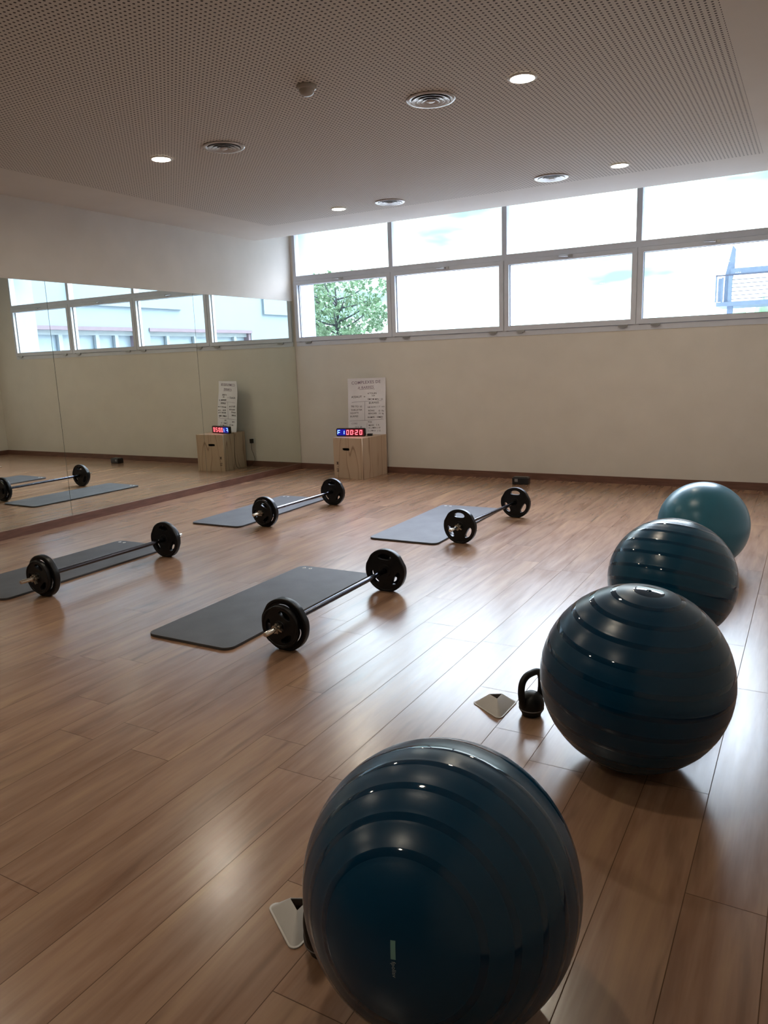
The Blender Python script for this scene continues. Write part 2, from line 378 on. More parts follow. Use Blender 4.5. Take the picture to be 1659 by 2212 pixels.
# ------------------------------------------------------------------ windows
def bar4(bm, x0, x1, z0, z1, w, y0, y1, wt=None, wb=None):
    wt = wt or w; wb = wb or w
    box(bm, x0, x1, y0, y1, z0, z0+wb); box(bm, x0, x1, y0, y1, z1-wt, z1)
    box(bm, x0, x0+w, y0, y1, z0+wb, z1-wt); box(bm, x1-w, x1, y0, y1, z0+wb, z1-wt)
for k in range(4):
    x0, x1 = B[k], B[k+1]
    w = empty('window_%d' % (k+1), ((x0+x1)/2, 0, WB), kind='structure'); cx = (x0+x1)/2
    L0, L1 = x0-cx, x1-cx
    bm = bmesh.new()
    z = lambda v: v-WB
    box(bm, L0, L1, -0.006, 0.10, 0, z(1.793)); box(bm, L0, L1, -0.006, 0.10, z(2.612), z(2.678)); box(bm, L0, L1, 0.0, 0.10, z(WT-0.04), z(WT))
    lw = 0.045 if k == 0 else 0.030
    box(bm, L0, L0+lw, -0.006, 0.10, z(1.793), z(2.612)); box(bm, L1-0.030, L1, -0.006, 0.10, z(1.793), z(2.612))
    box(bm, L0, L0+lw, 0.0, 0.10, z(2.678), z(WT-0.04)); box(bm, L1-0.030, L1, 0.0, 0.10, z(2.678), z(WT-0.04))
    for q in ((L0, L1, z(1.793), z(1.822)), (L0, L1, z(2.585), z(2.612)), (L0+lw, L0+lw+0.02, z(1.822), z(2.585)), (L1-0.05, L1-0.03, z(1.822), z(2.585))): box(bm, q[0], q[1], 0.062, 0.10, q[2], q[3])
    meshobj('frame', bm, M_alu, w)
    bm = bmesh.new()          # opening sash, proud of the frame
    g = 0.004
    bar4(bm, L0+g, L1-g, z(1.793)+0.005, z(2.612)-0.003, 0.056, -0.020, 0.058, wt=0.052, wb=0.054)
    sa = meshobj('sash', bm, M_alu, w)
    bm = bmesh.new(); bar4(bm, L0+0.056, L1-0.056, z(1.85), z(2.561), 0.007, 0.020, 0.040); meshobj('gasket', bm, M_gasket, sa)
    bm = bmesh.new(); box(bm, L0+0.055, L1-0.055, 0.030, 0.036, z(1.845), z(2.565)); meshobj('pane', bm, M_glass, sa)
    bm = bmesh.new(); box(bm, L0+0.028, L1-0.028, 0.050, 0.056, z(2.67), z(WT-0.035)); meshobj('pane', bm, M_glass, w)
    bm = bmesh.new()
    hx = 0.0; hz = z(2.592)
    box(bm, hx-0.01, hx+0.055, -0.030, -0.020, hz-0.014, hz+0.014); box(bm, hx+0.0, hx+0.02, -0.055, -0.03, hz-0.009, hz+0.009)
    tube(bm, [(hx+0.01, -0.055, hz), (hx-0.04, -0.056, hz+0.004), (hx-0.10, -0.050, hz+0.006)], [0.009, 0.008, 0.006], 8)
    meshobj('handle', bm, M_handle, sa, smooth=True)
    for hx in (L0+0.21, L1-0.14):
        bm = bmesh.new(); box(bm, hx-0.05, hx+0.05, -0.028, -0.006, z(1.772), z(1.798)); box(bm, hx-0.03, hx+0.03, -0.030, -0.006, z(1.766), z(1.776)); meshobj('hinge', bm, M_handle, sa)

# ------------------------------------------------------------------ mirrors on the left wall
ml = ['tall wall mirror nearest the window corner, reflecting the plywood box', 'middle wall mirror panel between two seams, left of the corner one',
      'wall mirror panel cut by the left edge of the photo', 'wall mirror panel nearest the camera along the left wall']
ys = [-0.006, -1.983, -3.966, -5.95, -7.93]
for i in range(4):
    m = empty('wall_mirror', (0.0, (ys[i]+ys[i+1])/2, 0.08), 0, ml[i], 'mirror', 'wall mirrors on the left wall')
    hl = (ys[i]-ys[i+1])/2-0.0022
    bm = bmesh.new(); box(bm, 0.0005, 0.0040, -hl-0.0021, hl+0.0021, 0.0, 2.268, 0)
    meshobj('edge', bm, M_mirroredge, m)
    bm = bmesh.new(); box(bm, 0.0042, 0.0052, -hl, hl, 0.0, 2.268, 0)
    meshobj('glass', bm, M_mirror, m)

# ------------------------------------------------------------------ ceiling fittings
def downlight(x, y, label):
    t = empty('recessed_downlight', (x, y, H), 0, label, 'ceiling light', 'recessed ceiling downlights')
    bm = bmesh.new(); lathe(bm, [(0.068, -0.001), (0.084, -0.001), (0.086, -0.004), (0.080, -0.009), (0.070, -0.011), (0.067, -0.008)], 40, close=True)
    meshobj('trim_ring', bm, M_white, t, smooth=True)
    bm = bmesh.new(); lathe(bm, [(0, -0.0070), (0.067, -0.0070), (0.067, -0.002), (0, -0.002)], 40)
    meshobj('diffuser', bm, M_lamp, t)
    return t
downlight(1.975, -4.315, 'lit round downlight on the left of the perforated ceiling, beside a round vent')
downlight(1.977, -1.82, 'small lit downlight farthest left, close above the first window')
downlight(4.85, -4.335, 'largest lit downlight, nearest and right of the big round vent')
downlight(4.85, -1.845, 'lit downlight at the right, near the window wall')
downlight(1.975, -6.83, 'lit downlight on the ceiling left of the photographer')
downlight(4.85, -6.85, 'lit downlight on the ceiling above the nearest exercise ball')
downlight(1.975, -9.35, 'lit downlight at the rear of the room on the mirror side')
downlight(4.85, -9.35, 'lit downlight at the rear of the room just behind the photographer')
def diffuser():
    t = empty('round_ceiling_vent', (0, 0, H), 0, None, 'air vent', 'round ceiling air vents')
    bm = bmesh.new(); lathe(bm, [(0.118, -0.001), (0.150, -0.001), (0.152, -0.005), (0.146, -0.010), (0.128, -0.010), (0.120, -0.006)], 56, close=True)
    meshobj('outer_ring', bm, M_vent, t, smooth=True, angle=50)
    bm = bmesh.new(); lathe(bm, [(0, -0.0015), (0.119, -0.0015), (0.119, -0.0005), (0, -0.0005)], 48); meshobj('duct_opening', bm, M_grey, t)
    for r0, r1, z0, z1 in ((0.082, 0.117, -0.003, -0.014), (0.052, 0.087, -0.003, -0.016), (0.024, 0.057, -0.003, -0.018)):
        bm = bmesh.new(); lathe(bm, [(r0, z0), (r1, z1), (r1-0.004, z1-0.0005), (r0-0.004, z0-0.0005)], 56, close=True)
        meshobj('cone_ring', bm, M_vent, t, smooth=True, angle=60)
    bm = bmesh.new(); lathe(bm, [(0, -0.020), (0.018, -0.019), (0.026, -0.015), (0.022, -0.004), (0, -0.004)], 40); meshobj('centre_cap', bm, M_vent, t, smooth=True, angle=60)
    return t
d0 = diffuser(); d0.location = (2.558, -4.27, H); d0['label'] = 'round ceiling air vent with concentric rings, right of the left downlight'
dup(d0, (4.252, -4.307, H), 0, 'largest round concentric air vent, left of the nearest bright downlight')
dup(d0, (2.557, -1.765, H), 0, 'round air vent above the window bay with the tree')
dup(d0, (4.228, -1.765, H), 0, 'round air vent just left of the right rear downlight')
t = empty('smoke_detector', (3.765, -4.94, H), 0, 'white dome detector on the perforated ceiling', 'smoke detector')
bm = bmesh.new(); lathe(bm, [(0, -0.001), (0.056, -0.001), (0.058, -0.008), (0.054, -0.020), (0.047, -0.024), (0, -0.024)], 40); meshobj('base', bm, M_pvc, t, smooth=True)
bm = bmesh.new(); lathe(bm, [(0, -0.024), (0.045, -0.024), (0.043, -0.037), (0.034, -0.049), (0.018, -0.056), (0, -0.058)], 40); meshobj('dome', bm, M_pvc, t, smooth=True, angle=60)

# ------------------------------------------------------------------ exercise balls
def ball_mats(nm, col, rough, ringcol):
    a = mat(nm+'_satin', col, rough, 0.08, 4, 0.05, 300, spec=0.36, coat=0.05, coat_rough=0.22)
    b = mat(nm+'_gloss', ringcol, 0.05, 0.05, 4, spec=0.42, coat=0.08, coat_rough=0.02)
    return [a, b]
def ball(loc, r, n, rings, mats, label, halfw=1.6, cap=0.0, hgt=0.0005, plug=True):
    ang = [0.0]
    edges = []
    for c in rings:
        edges += [(c-halfw-0.5, 0), (c-halfw, 0.7), (c-halfw*0.4, 1), (c+halfw*0.4, 1), (c+halfw, 0.7), (c+halfw+0.5, 0)]
    samp = {}
    k = 0.0
    while k <= 180.001:
        if all(abs(k-c) > halfw+0.8 for c in rings): samp[round(k, 3)] = 0
        k += 2.0
    samp[0.0] = 0; samp[180.0] = 0
    if cap: samp[cap] = 0
    for a, h in edges:
        if 0 < a < 180: samp[round(a, 3)] = h
    aa = sorted(samp)
    prof = [((r+hgt*samp[a])*math.sin(R(a)), (r+hgt*samp[a])*math.cos(R(a))) for a in aa]
    prof[0] = (0, r); prof[-1] = (0, -r)
    def mi(k):
        m_ = (aa[k]+aa[min(k+1, len(aa)-1)])/2
        return 1 if (m_ < cap or any(abs(m_-c) < halfw+0.1 for c in rings)) else 0
    bm = bmesh.new(); M = zto(n); lathe(bm, prof, 144, M, mi)
    dz = 0.005
    for v in bm.verts:
        if v.co.z < -(r-dz): v.co.z = -(r-dz)
    for v in bm.verts: v.co.z += (r-dz)
    o = meshobj('exercise_ball', bm, mats, smooth=True, angle=60)
    o.location = (loc[0], loc[1], 0.0); tag(o, label, 'exercise ball', 'exercise balls in a row')
    # valve plug at the pole
    if not plug: return o
    bm = bmesh.new(); lathe(bm, [(0, 0.0035), (0.006, 0.003), (0.009, 0.0), (0.009, -0.004), (0, -0.004)], 24, Matrix.Translation((0, 0, r-dz)) @ M @ Matrix.Translation((0, 0, r+0.0005)))
    meshobj('valve_plug', bm, mats[1], o, smooth=True)
    return o
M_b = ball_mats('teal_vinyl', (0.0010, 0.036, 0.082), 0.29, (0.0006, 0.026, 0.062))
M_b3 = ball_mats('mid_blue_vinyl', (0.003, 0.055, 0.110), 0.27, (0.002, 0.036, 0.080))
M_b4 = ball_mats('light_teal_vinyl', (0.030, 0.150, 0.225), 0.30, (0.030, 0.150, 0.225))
def rings(a0, s=12.9):
    out = []; a = a0
    while a < 176:
        if a > 5: out.append(a)
        a += s
    return out
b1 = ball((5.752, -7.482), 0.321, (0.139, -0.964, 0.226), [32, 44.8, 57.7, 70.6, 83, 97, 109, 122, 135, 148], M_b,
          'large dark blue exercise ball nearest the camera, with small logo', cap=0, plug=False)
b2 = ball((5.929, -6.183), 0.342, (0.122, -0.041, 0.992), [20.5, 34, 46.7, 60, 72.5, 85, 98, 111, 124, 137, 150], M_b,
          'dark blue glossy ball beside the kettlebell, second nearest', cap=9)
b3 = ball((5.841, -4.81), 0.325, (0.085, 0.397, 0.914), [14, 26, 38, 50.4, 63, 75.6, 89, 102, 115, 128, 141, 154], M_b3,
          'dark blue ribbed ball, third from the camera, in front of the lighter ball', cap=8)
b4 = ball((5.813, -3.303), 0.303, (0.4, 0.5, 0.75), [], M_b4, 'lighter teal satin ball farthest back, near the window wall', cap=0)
def add_logo():
    r = 0.321; c = Vector((0, 0, r-0.005))
    def raydir(px, py):
        return (fw+(px-829.5)/FPX*r2-(py-1106)/FPX*u2).normalized()
    def hit(px, py):
        d = raydir(px, py); oc = CAM-(Vector((5.752, -7.482, 0))+c); b = d.dot(oc); D = b*b-(oc.dot(oc)-r*r)
        return (CAM+(-b-math.sqrt(D))*d)-Vector((5.752, -7.482, 0))
    p0 = hit(849, 2052); pdn = hit(850, 2080)
    n = (p0-c).normalized(); dn = (pdn-p0); dn = (dn-n*dn.dot(n)).normalized(); sd = dn.cross(n)
    def place(bm_, u, v):  # local x -> dn (reading down), local y -> side
        for vtx in bm_.verts:
            q = vtx.co; w = p0+dn*(q.x+u)+sd*(-(q.y+v)); nn = (w-c).normalized(); vtx.co = c+nn*(r+0.0008+max(0, q.z))
    bm = bmesh.new(); me = [bm.verts.new((x*0.0020, y*0.0026-0.0052, 0)) for x in range(-9, 10) for y in range(5)]
    for i in range(18):
        for j in range(4): bm.faces.new((me[i*5+j], me[(i+1)*5+j], me[(i+1)*5+j+1], me[i*5+j+1]))
    place(bm, 0, 0); meshobj('logo_patch', bm, mat('pale_teal_print', (0.16, 0.33, 0.31), 0.5), b1)['label'] = 'pale teal printed bar'
    bm = textbm('fpolisv', 0.012, 0.0003, spacing=1.05); place(bm, 0.022, -0.0035); meshobj('logo_lettering', bm, mat('pale_print', (0.30, 0.36, 0.38), 0.5), b1)
add_logo()

# ------------------------------------------------------------------ triangular cones
def cone(loc, a0, label, name='marker_cone'):
    t = empty(name, (loc[0], loc[1], 0), 0, label, 'cone', 'white triangular floor markers')
    def loop(rc, rad, z, n=6):
        out = []
        vs = [Vector((rc*math.cos(R(a0+120*k)), rc*math.sin(R(a0+120*k)), 0)) for k in range(3)]
        for k in range(3):
            v = vs[k]; inn = v*(1-2*rad/rc) if rc > 2*rad else v*0
            base = math.atan2(v.y, v.x)
            for i in range(n+1):
                a = base-R(60)+R(120)*i/n
                out.append((inn.x+rad*math.cos(a), inn.y+rad*math.sin(a), z))
        return out
    Ls = [loop(0.126, 0.020, 0.0005), loop(0.126, 0.020, 0.0040), loop(0.116, 0.016, 0.0045), loop(0.0345, 0.0020, 0.056), loop(0.0325, 0.0018, 0.0565), loop(0.0305, 0.0016, 0.054), loop(0.108, 0.014, 0.0015), loop(0.118, 0.016, 0.0005)]
    bm = bmesh.new(); rv = [[bm.verts.new(p) for p in l] for l in Ls]; n = len(rv[0])
    for k in range(len(rv)):
        a, b = rv[k], rv[(k+1) % len(rv)]
        for i in range(n): bm.faces.new((a[i], a[(i+1) % n], b[(i+1) % n], b[i]))
    bmesh.ops.recalc_face_normals(bm, faces=bm.faces)
    meshobj('body', bm, M_cone, t, smooth=True, angle=25)
cone((5.311, -5.987), 178, 'white triangular marker cone lying beside the visible kettlebell')
cone((5.293, -7.432), 176.5, 'white triangular marker half hidden behind the nearest exercise ball')

# ------------------------------------------------------------------ kettlebells
def kettlebell(loc, ang, label, s=1.0):
    t = empty('kettlebell', (loc[0], loc[1], 0), ang, label, 'kettlebell', 'small black kettlebells')
    bm = bmesh.new(); lathe(bm, [(0, 0.0), (0.036, 0.0), (0.040, 0.003), (0.043, 0.014), (0.050, 0.024), (0.0525, 0.030)], 48)
    meshobj('base', bm, M_iron, t, smooth=True)
    bm = bmesh.new(); lathe(bm, [(0.0525, 0.0300), (0.0535, 0.0315), (0.0535, 0.0335), (0.0525, 0.0350)], 48)
    meshobj('trim_band', bm, M_grey, t, smooth=True)['label'] = 'thin grey band around the base'
    bm = bmesh.new(); lathe(bm, [(0.0525, 0.0350), (0.054, 0.048), (0.053, 0.062), (0.047, 0.080), (0.036, 0.094), (0.020, 0.103), (0, 0.106)], 48)
    meshobj('body', bm, M_iron, t, smooth=True, angle=60)
    bm = bmesh.new()
    pts = [(-0.046, 0, 0.050), (-0.056, 0, 0.075), (-0.062, 0, 0.110), (-0.061, 0, 0.140), (-0.052, 0, 0.166), (-0.030, 0, 0.183), (0, 0, 0.188),
           (0.030, 0, 0.187), (0.050, 0, 0.176), (0.060, 0, 0.150), (0.061, 0, 0.112), (0.055, 0, 0.075), (0.046, 0, 0.050)]
    tube(bm, smoothpath(pts, 5), 0.0145, 16); meshobj('handle', bm, M_iron, t, smooth=True, angle=60)
    return t
kettlebell((5.470, -5.985), R(66), 'small black kettlebell standing between the white marker and a big blue ball')
kettlebell((5.414, -7.490), R(90), 'black kettlebell almost hidden between the front ball and its white marker')

# ------------------------------------------------------------------ barbells
def plate(Rb, th, name, rot):
    def outline(rr, n=96):
        out = []
        for i in range(n):
            a = 2*PI*i/n; r_ = rr
            for f in (270, 30, 150):
                c = math.cos(a-R(f)+R(0))
                if c > 0 and r_*c > rr*0.972: r_ = rr*0.972/c
            out.append((r_*math.cos(a), r_*math.sin(a)))
        return out
    def circ(rr, n=72): return [(rr*math.cos(2*PI*i/n), rr*math.sin(2*PI*i/n)) for i in range(n)]
    def slot(a, rc, L, w, n=10):
        out = []
        for i in range(4*n):
            t_ = 2*PI*i/(4*n); x = L*math.copysign(abs(math.cos(t_))**0.8, math.cos(t_)); y = w*math.sin(t_)
            y -= 0.10*w*(x/L)**2*3
            out.append(((rc+y)*math.cos(a)-x*math.sin(a), (rc+y)*math.sin(a)+x*math.cos(a)))
        return out
    holes = [slot(R(a), 0.66*Rb, 0.33*Rb, 0.135*Rb) for a in (90, 210, 330)]
    web = curve_plate([outline(Rb*0.93), circ(0.0155, 32)]+holes, th/2-0.007, 0.003)
    rim = curve_plate([outline(Rb), circ(0.87*Rb)], th/2-0.006, 0.006, 3)
    hub = curve_plate([circ(0.30*Rb), circ(0.0155, 32)], th/2-0.004, 0.004)
    bm = bmesh.new()
    for s in (web, rim, hub): merge(bm, s, Matrix.Rotation(PI/2, 4, 'X'))
    me = bpy.data.meshes.new(name); bm.to_mesh(me); bm.free(); me.materials.append(M_black)
    for p in me.polygons: p.use_smooth = True
    me.set_sharp_from_angle(angle=R(40))
    return me
RB, RS = 0.146, 0.117
ME_big = plate(RB, 0.042, 'weight_plate', 0); ME_small = plate(RS, 0.034, 'small_weight_plate', 0)
def collar_bm():
    bm = bmesh.new(); out = []
    for i in range(48):
        a = 2*PI*i/48; out.append(((0.025+0.0045*math.cos(6*a))*math.cos(a), (0.025+0.0045*math.cos(6*a))*math.sin(a)))
    c = curve_plate([out, [(0.0145*math.cos(2*PI*i/24), 0.0145*math.sin(2*PI*i/24)) for i in range(24)]], 0.009, 0.003)
    merge(bm, c, Matrix.Rotation(PI/2, 4, 'X'))
    lathe(bm, [(0.0146, 0.010), (0.021, 0.010), (0.021, 0.026), (0.0146, 0.026)], 24, Matrix.Rotation(PI/2, 4, 'X'), close=True)
    box(bm, 0.014, 0.042, -0.022, -0.006, 0.004, 0.012)
    return bm
def barbell(pa, pb, label, small=True, rots=(0, 0, 0, 0), crot=0, flat=0.0):
    """pa/pb: floor points under the near outer / far inner faces of the large plates"""
    pa, pb = Vector((*pa, 0)), Vector((*pb, 0)); d = (pb-pa); L = d.length; d.normalize()
    rz = math.atan2(-d.x, d.y)
    t = empty('barbell', (pa.x, pa.y, 0), rz, label, 'barbell', 'loaded barbells beside the mats')
    zc = RB*0.972
    bm = bmesh.new(); tube(bm, [(0, 0.044, zc), (0, L, zc)], 0.0155, 24)
    meshobj('bar', bm, M_steel, t, smooth=True)
    for s, y0 in ((-1, 0.0), (1, L)):
        # sleeve end
        inner = 0.042 if s < 0 else 0.0
        yo = y0+(-0.158 if s < 0 else 0.200)
        bm = bmesh.new()
        prof = [(0, yo), (0.011, yo), (0.0135, yo-s*0.004), (0.0135, y0+0.021)]
        lathe(bm, prof, 28, Matrix.Translation((0, 0, zc)) @ Matrix.Rotation(-PI/2, 4, 'X'))
        meshobj('sleeve', bm, M_chrome, t, smooth=True)
        i = 0 if s < 0 else 2
        p = link(bpy.data.objects.new('weight_plate', ME_big), t); p.location = (0, y0+0.021, zc); p.rotation_euler = (0, R(rots[i]), 0)
        oc = y0+(0.0 if s < 0 else 0.042)
        if small:
            p = link(bpy.data.objects.new('small_weight_plate', ME_small), t); p.location = (0, oc+s*0.0185, zc); p.rotation_euler = (0, R(rots[i+1]), 0); oc += s*0.0365
        c = meshobj('collar', collar_bm(), M_nickel, t, smooth=True, angle=30); c.location = (0, oc+s*0.0130, zc)
        c.rotation_euler = (0, R(crot), 0 if s < 0 else PI)
    return t
# the plates roll onto one of their flats: rotations are multiples of 120 degrees
barbell((4.049, -5.838), (4.037, -4.713), 'barbell on the floor in front of the nearest exercise mat', True, (0, 28, 120, 157), 20)
barbell((1.919, -5.730), (1.922, -4.604), 'barbell lying over the edge of the mat at the left side', True, (120, 138, 0, 33), 60)
barbell((1.988, -3.391), (2.005, -2.252), 'barbell by the back left mat, nearest the plywood box', True, (0, 22, 120, 156), 0)
barbell((3.958, -3.321), (4.036, -2.198), 'barbell with single open-grip plates beside the back right mat', False, (0, 0, 0, 0), 30)

# ------------------------------------------------------------------ exercise mats
def exmat(c4, label, eyelets=None, th=0.015):
    (x0, y0), (x1, y1), rz = c4
    cx, cy = (x0+x1)/2, (y0+y1)/2; w, l = (x1-x0)/2, (y1-y0)/2
    t = empty('exercise_mat', (cx, cy, 0), rz, label, 'exercise mat', 'grey foam exercise mats')
    rad = 0.055; out = []
    for sx, sy, a0 in ((1, -1, -90), (1, 1, 0), (-1, 1, 90), (-1, -1, 180)):
        for i in range(9):
            a = R(a0+i*90/8); out.append((sx*(w-rad)+rad*math.cos(a), sy*(l-rad)+rad*math.sin(a)))
    hol = []
    for ex in (-w+0.06, -w+0.115):
        hol.append([(ex+0.010*math.cos(2*PI*i/20), l-0.055+0.010*math.sin(2*PI*i/20)) for i in range(20)])
    bm = curve_plate([out]+hol, th/2-0.002, 0.002)
    bmesh.ops.translate(bm, verts=bm.verts, vec=(0, 0, th/2+0.0006))
    meshobj('foam_pad', bm, M_mat, t, smooth=True, angle=40)
    for ex in (-w+0.06, -w+0.115):
        bm = bmesh.new(); lathe(bm, [(0.0065, th+0.0004), (0.0085, th+0.0022), (0.0125, th+0.0018), (0.0135, th+0.0006), (0.0095, th-0.004), (0.0070, th-0.004)], 20, Matrix.Translation((ex, l-0.055, 0)), close=True)
        meshobj('eyelet', bm, M_white, t, smooth=True)
    return t
exmat(((3.165, -5.985), (3.775, -4.425), R(0.6)), 'grey exercise mat nearest the camera, left of the front barbell')
exmat(((1.130, -5.920), (1.755, -4.360), R(0.4)), 'grey mat at the left edge under the left barbell')
exmat(((1.175, -3.535), (1.775, -2.000), R(1.2)), 'grey mat at the back left near the mirror')
exmat(((3.155, -3.455), (3.800, -1.900), R(0.8)), 'grey mat at the back right beside the open-grip barbell')

# ------------------------------------------------------------------ plywood box with timer and sheet
BX = Vector((0.952, -0.588, 0)); BR = R(-5.6)
t = empty('plyometric_box', BX, BR, 'pale plywood jump box standing against the window wall', 'plyo box')
bw, bd, bh, th = 0.472, 0.555, 0.530, 0.018
def rrect(cx, cz, w, h, rad, n=5):
    out = []
    for sx, sy, a0 in ((1, -1, -90), (1, 1, 0), (-1, 1, 90), (-1, -1, 180)):
        for i in range(n+1):
            a = R(a0+i*90/n); out.append((cx+sx*(w/2-rad)+rad*math.cos(a), cz+sy*(h/2-rad)+rad*math.sin(a)))
    return out
def panel(name, w, h, M, hole=None):
    lp = [[(0, 0), (w, 0), (w, h), (0, h)]]
    if hole: lp.append(rrect(*hole))
    bm = curve_plate(lp, th/2-0.001, 0.001, 1); bm.transform(M @ Matrix.Translation((0, 0, 0)) @ Matrix.Rotation(PI/2, 4, 'X'))
    return meshobj(name, bm, M_ply, t)
panel('front_panel', bw, bh, Matrix.Translation((0, th/2, 0)), (bw*0.44, bh-0.150, 0.115, 0.034, 0.014))
panel('rear_panel', bw, bh, Matrix.Translation((0, bd-th/2, 0)), (bw*0.44, bh-0.150, 0.115, 0.034, 0.014))
panel('side_panel', bd-2*th, bh, Matrix.Translation((bw-th/2, th, 0)) @ Matrix.Rotation(PI/2, 4, 'Z'))
panel('side_panel', bd-2*th, bh, Matrix.Translation((th/2, th, 0)) @ Matrix.Rotation(PI/2, 4, 'Z'))
bm = bbox(th, bw-th, th, bd-th, bh-th, bh, 0.001, 1); meshobj('top_panel', bm, M_ply, t)
bm = textbm('60 - M', 0.052, 0.0005, font_off=0.0005); bm.transform(Matrix.Translation((0.078, -0.0006, 0.075)) @ Matrix.Rotation(-PI/2, 4, 'Y') @ Matrix.Rotation(PI/2, 4, 'X'))
meshobj('stencilled_mark', bm, mat('burnt_stencil', (0.05, 0.025, 0.015), 0.7), t)['label'] = 'dark stencilled marking reading upwards'

t = empty('interval_timer', (1.125, -0.405, bh+0.0005), R(12), 'black LED timer showing F1 00:20 on the plywood box', 'timer')
TW, TH, TD = 0.405, 0.108, 0.045
bm = bmesh.new(); merge(bm, curve_plate([rrect(0, TH/2, TW, TH, 0.018)], TD/2-0.004, 0.004), Matrix.Rotation(PI/2, 4, 'X'))
meshobj('casing', bm, M_plasticblk, t, smooth=True, angle=40)
def face(name, x0, x1, m_):
    bm = bmesh.new(); box(bm, x0, x1, -TD/2-0.0015, -TD/2, 0.014, TH-0.012); return meshobj(name, bm, m_, t)
face('blue_display', -TW/2+0.014, -0.068, M_bluef); face('red_display', -0.068, TW/2-0.020, M_redf)
def seg7(ch, cx, parent_bm, w=0.034, h=0.062, tk=0.0075, z0=0.022):
    S = {'0': 'abcdef', '1': 'bc', '2': 'abged', 'F': 'aefg'}[ch]; sh = 0.08
    def sb(xa, xb, za, zb):
        M = Matrix(((1, 0, sh, 0), (0, 1, 0, 0), (0, 0, 1, 0), (0, 0, 0, 1)))
        box(parent_bm, cx+xa, cx+xb, -TD/2-0.003, -TD/2-0.0015, z0+za, z0+zb, M=M)
    q = w/2; g = 0.0012
    if 'a' in S: sb(-q, q, h-tk, h)
    if 'd' in S: sb(-q, q, 0, tk)
    if 'g' in S: sb(-q+g, q-g, h/2-tk/2, h/2+tk/2)
    if 'f' in S: sb(-q, -q+tk, h/2+g, h-tk-g)
    if 'b' in S: sb(q-tk, q, h/2+g, h-tk-g)
    if 'e' in S: sb(-q, -q+tk, tk+g, h/2-g)
    if 'c' in S: sb(q-tk, q, tk+g, h/2-g)
for ch, cx, m_ in (('F', -0.170, M_blue), ('1', -0.108, M_blue), ('0', -0.045, M_red), ('0', 0.010, M_red), ('2', 0.080, M_red), ('0', 0.140, M_red)):
    bm = bmesh.new(); seg7(ch, cx, bm); meshobj('digit', bm, m_, t)
for zz in (0.038, 0.066):
    bm = bmesh.new(); box(bm, 0.043, 0.050, -TD/2-0.003, -TD/2-0.0015, zz, zz+0.007); meshobj('colon_dot', bm, M_red, t)
bm = bbox(-0.033, 0.033, -0.022, 0.022, 0, 0.030, 0.003); o = meshobj('power_adapter', bm, M_plasticblk); o.location = (1.352, -0.30, bh+0.0005); o.rotation_euler = (0, 0, R(15))
tag(o, 'small black adapter block behind the right end of the timer', 'adapter')

# sheet board leaning back over the box
BL, BRt, TL = Vector((0.985, -0.250, bh+0.002)), Vector((1.480, -0.098, bh+0.002)), Vector((0.955, -0.175, 1.275))
e1 = (BRt-BL).normalized(); e3 = (TL-BL); e3 = (e3-e1*e3.dot(e1)); Hs = e3.length; e3.normalize(); e2 = e3.cross(e1); Ws = (BRt-BL).length
o = empty('exercise_sheet', BL, 0, 'white handwritten exercise sheet leaning on the wall above the plywood box', 'poster')
o.matrix_world = Matrix(((e1.x, e2.x, e3.x, BL.x), (e1.y, e2.y, e3.y, BL.y), (e1.z, e2.z, e3.z, BL.z), (0, 0, 0, 1)))
def wob(x, z): return 0.006*math.sin(x*9+z*4)*min(1, z/0.3)+0.004*math.sin(z*13)-0.012*max(0, (z-0.55)/0.2)*(1-x/Ws)
bm = bmesh.new(); nx, nz_ = 14, 20; g1 = []
for side in (0, 1):
    g1.append([[bm.verts.new((Ws*i/nx-(0.004 if 0 else 0), wob(Ws*i/nx, Hs*j/nz_)+side*0.004, (Hs+0.012*max(0, i/nx-0.6))*j/nz_)) for i in range(nx+1)] for j in range(nz_+1)])
for j in range(nz_):
    for i in range(nx):
        a = g1[0]; bm.faces.new((a[j][i], a[j][i+1], a[j+1][i+1], a[j+1][i])); a = g1[1]; bm.faces.new((a[j+1][i], a[j+1][i+1], a[j][i+1], a[j][i]))
for j in range(nz_):
    for i in (0, nx):
        bm.faces.new((g1[0][j][i], g1[0][j+1][i], g1[1][j+1][i], g1[1][j][i]))
for i in range(nx):
    for j in (0, nz_):
        bm.faces.new((g1[0][j][i], g1[0][j][i+1], g1[1][j][i+1], g1[1][j][i]))
bmesh.ops.recalc_face_normals(bm, faces=bm.faces)
meshobj('sheet', bm, M_paper, o, smooth=True)
def write(items, name, m_):
    for txt, x, z_, s in items:
        bm = bmesh.new()
        b_t = textbm(txt, s*0.84, 0.0004, shear=random.uniform(-0.05, 0.15), spacing=1.04, font_off=0.0001)
        merge(bm, b_t, Matrix.Translation((x*Ws, -0.0012, z_*Hs)) @ Matrix.Rotation(R(random.uniform(-2.5, 2.0)), 4, 'Y') @ Matrix.Rotation(PI/2, 4, 'X'))
        for v in bm.verts: v.co.y += wob(v.co.x, v.co.z)
        meshobj(name, bm, m_, o)
write([('COMPLEXES DE', 0.10, 0.895, 0.066), ('A BARRES', 0.27, 0.810, 0.058), ('CORE', 0.08, 0.185, 0.036)], 'heading_line', M_pen)
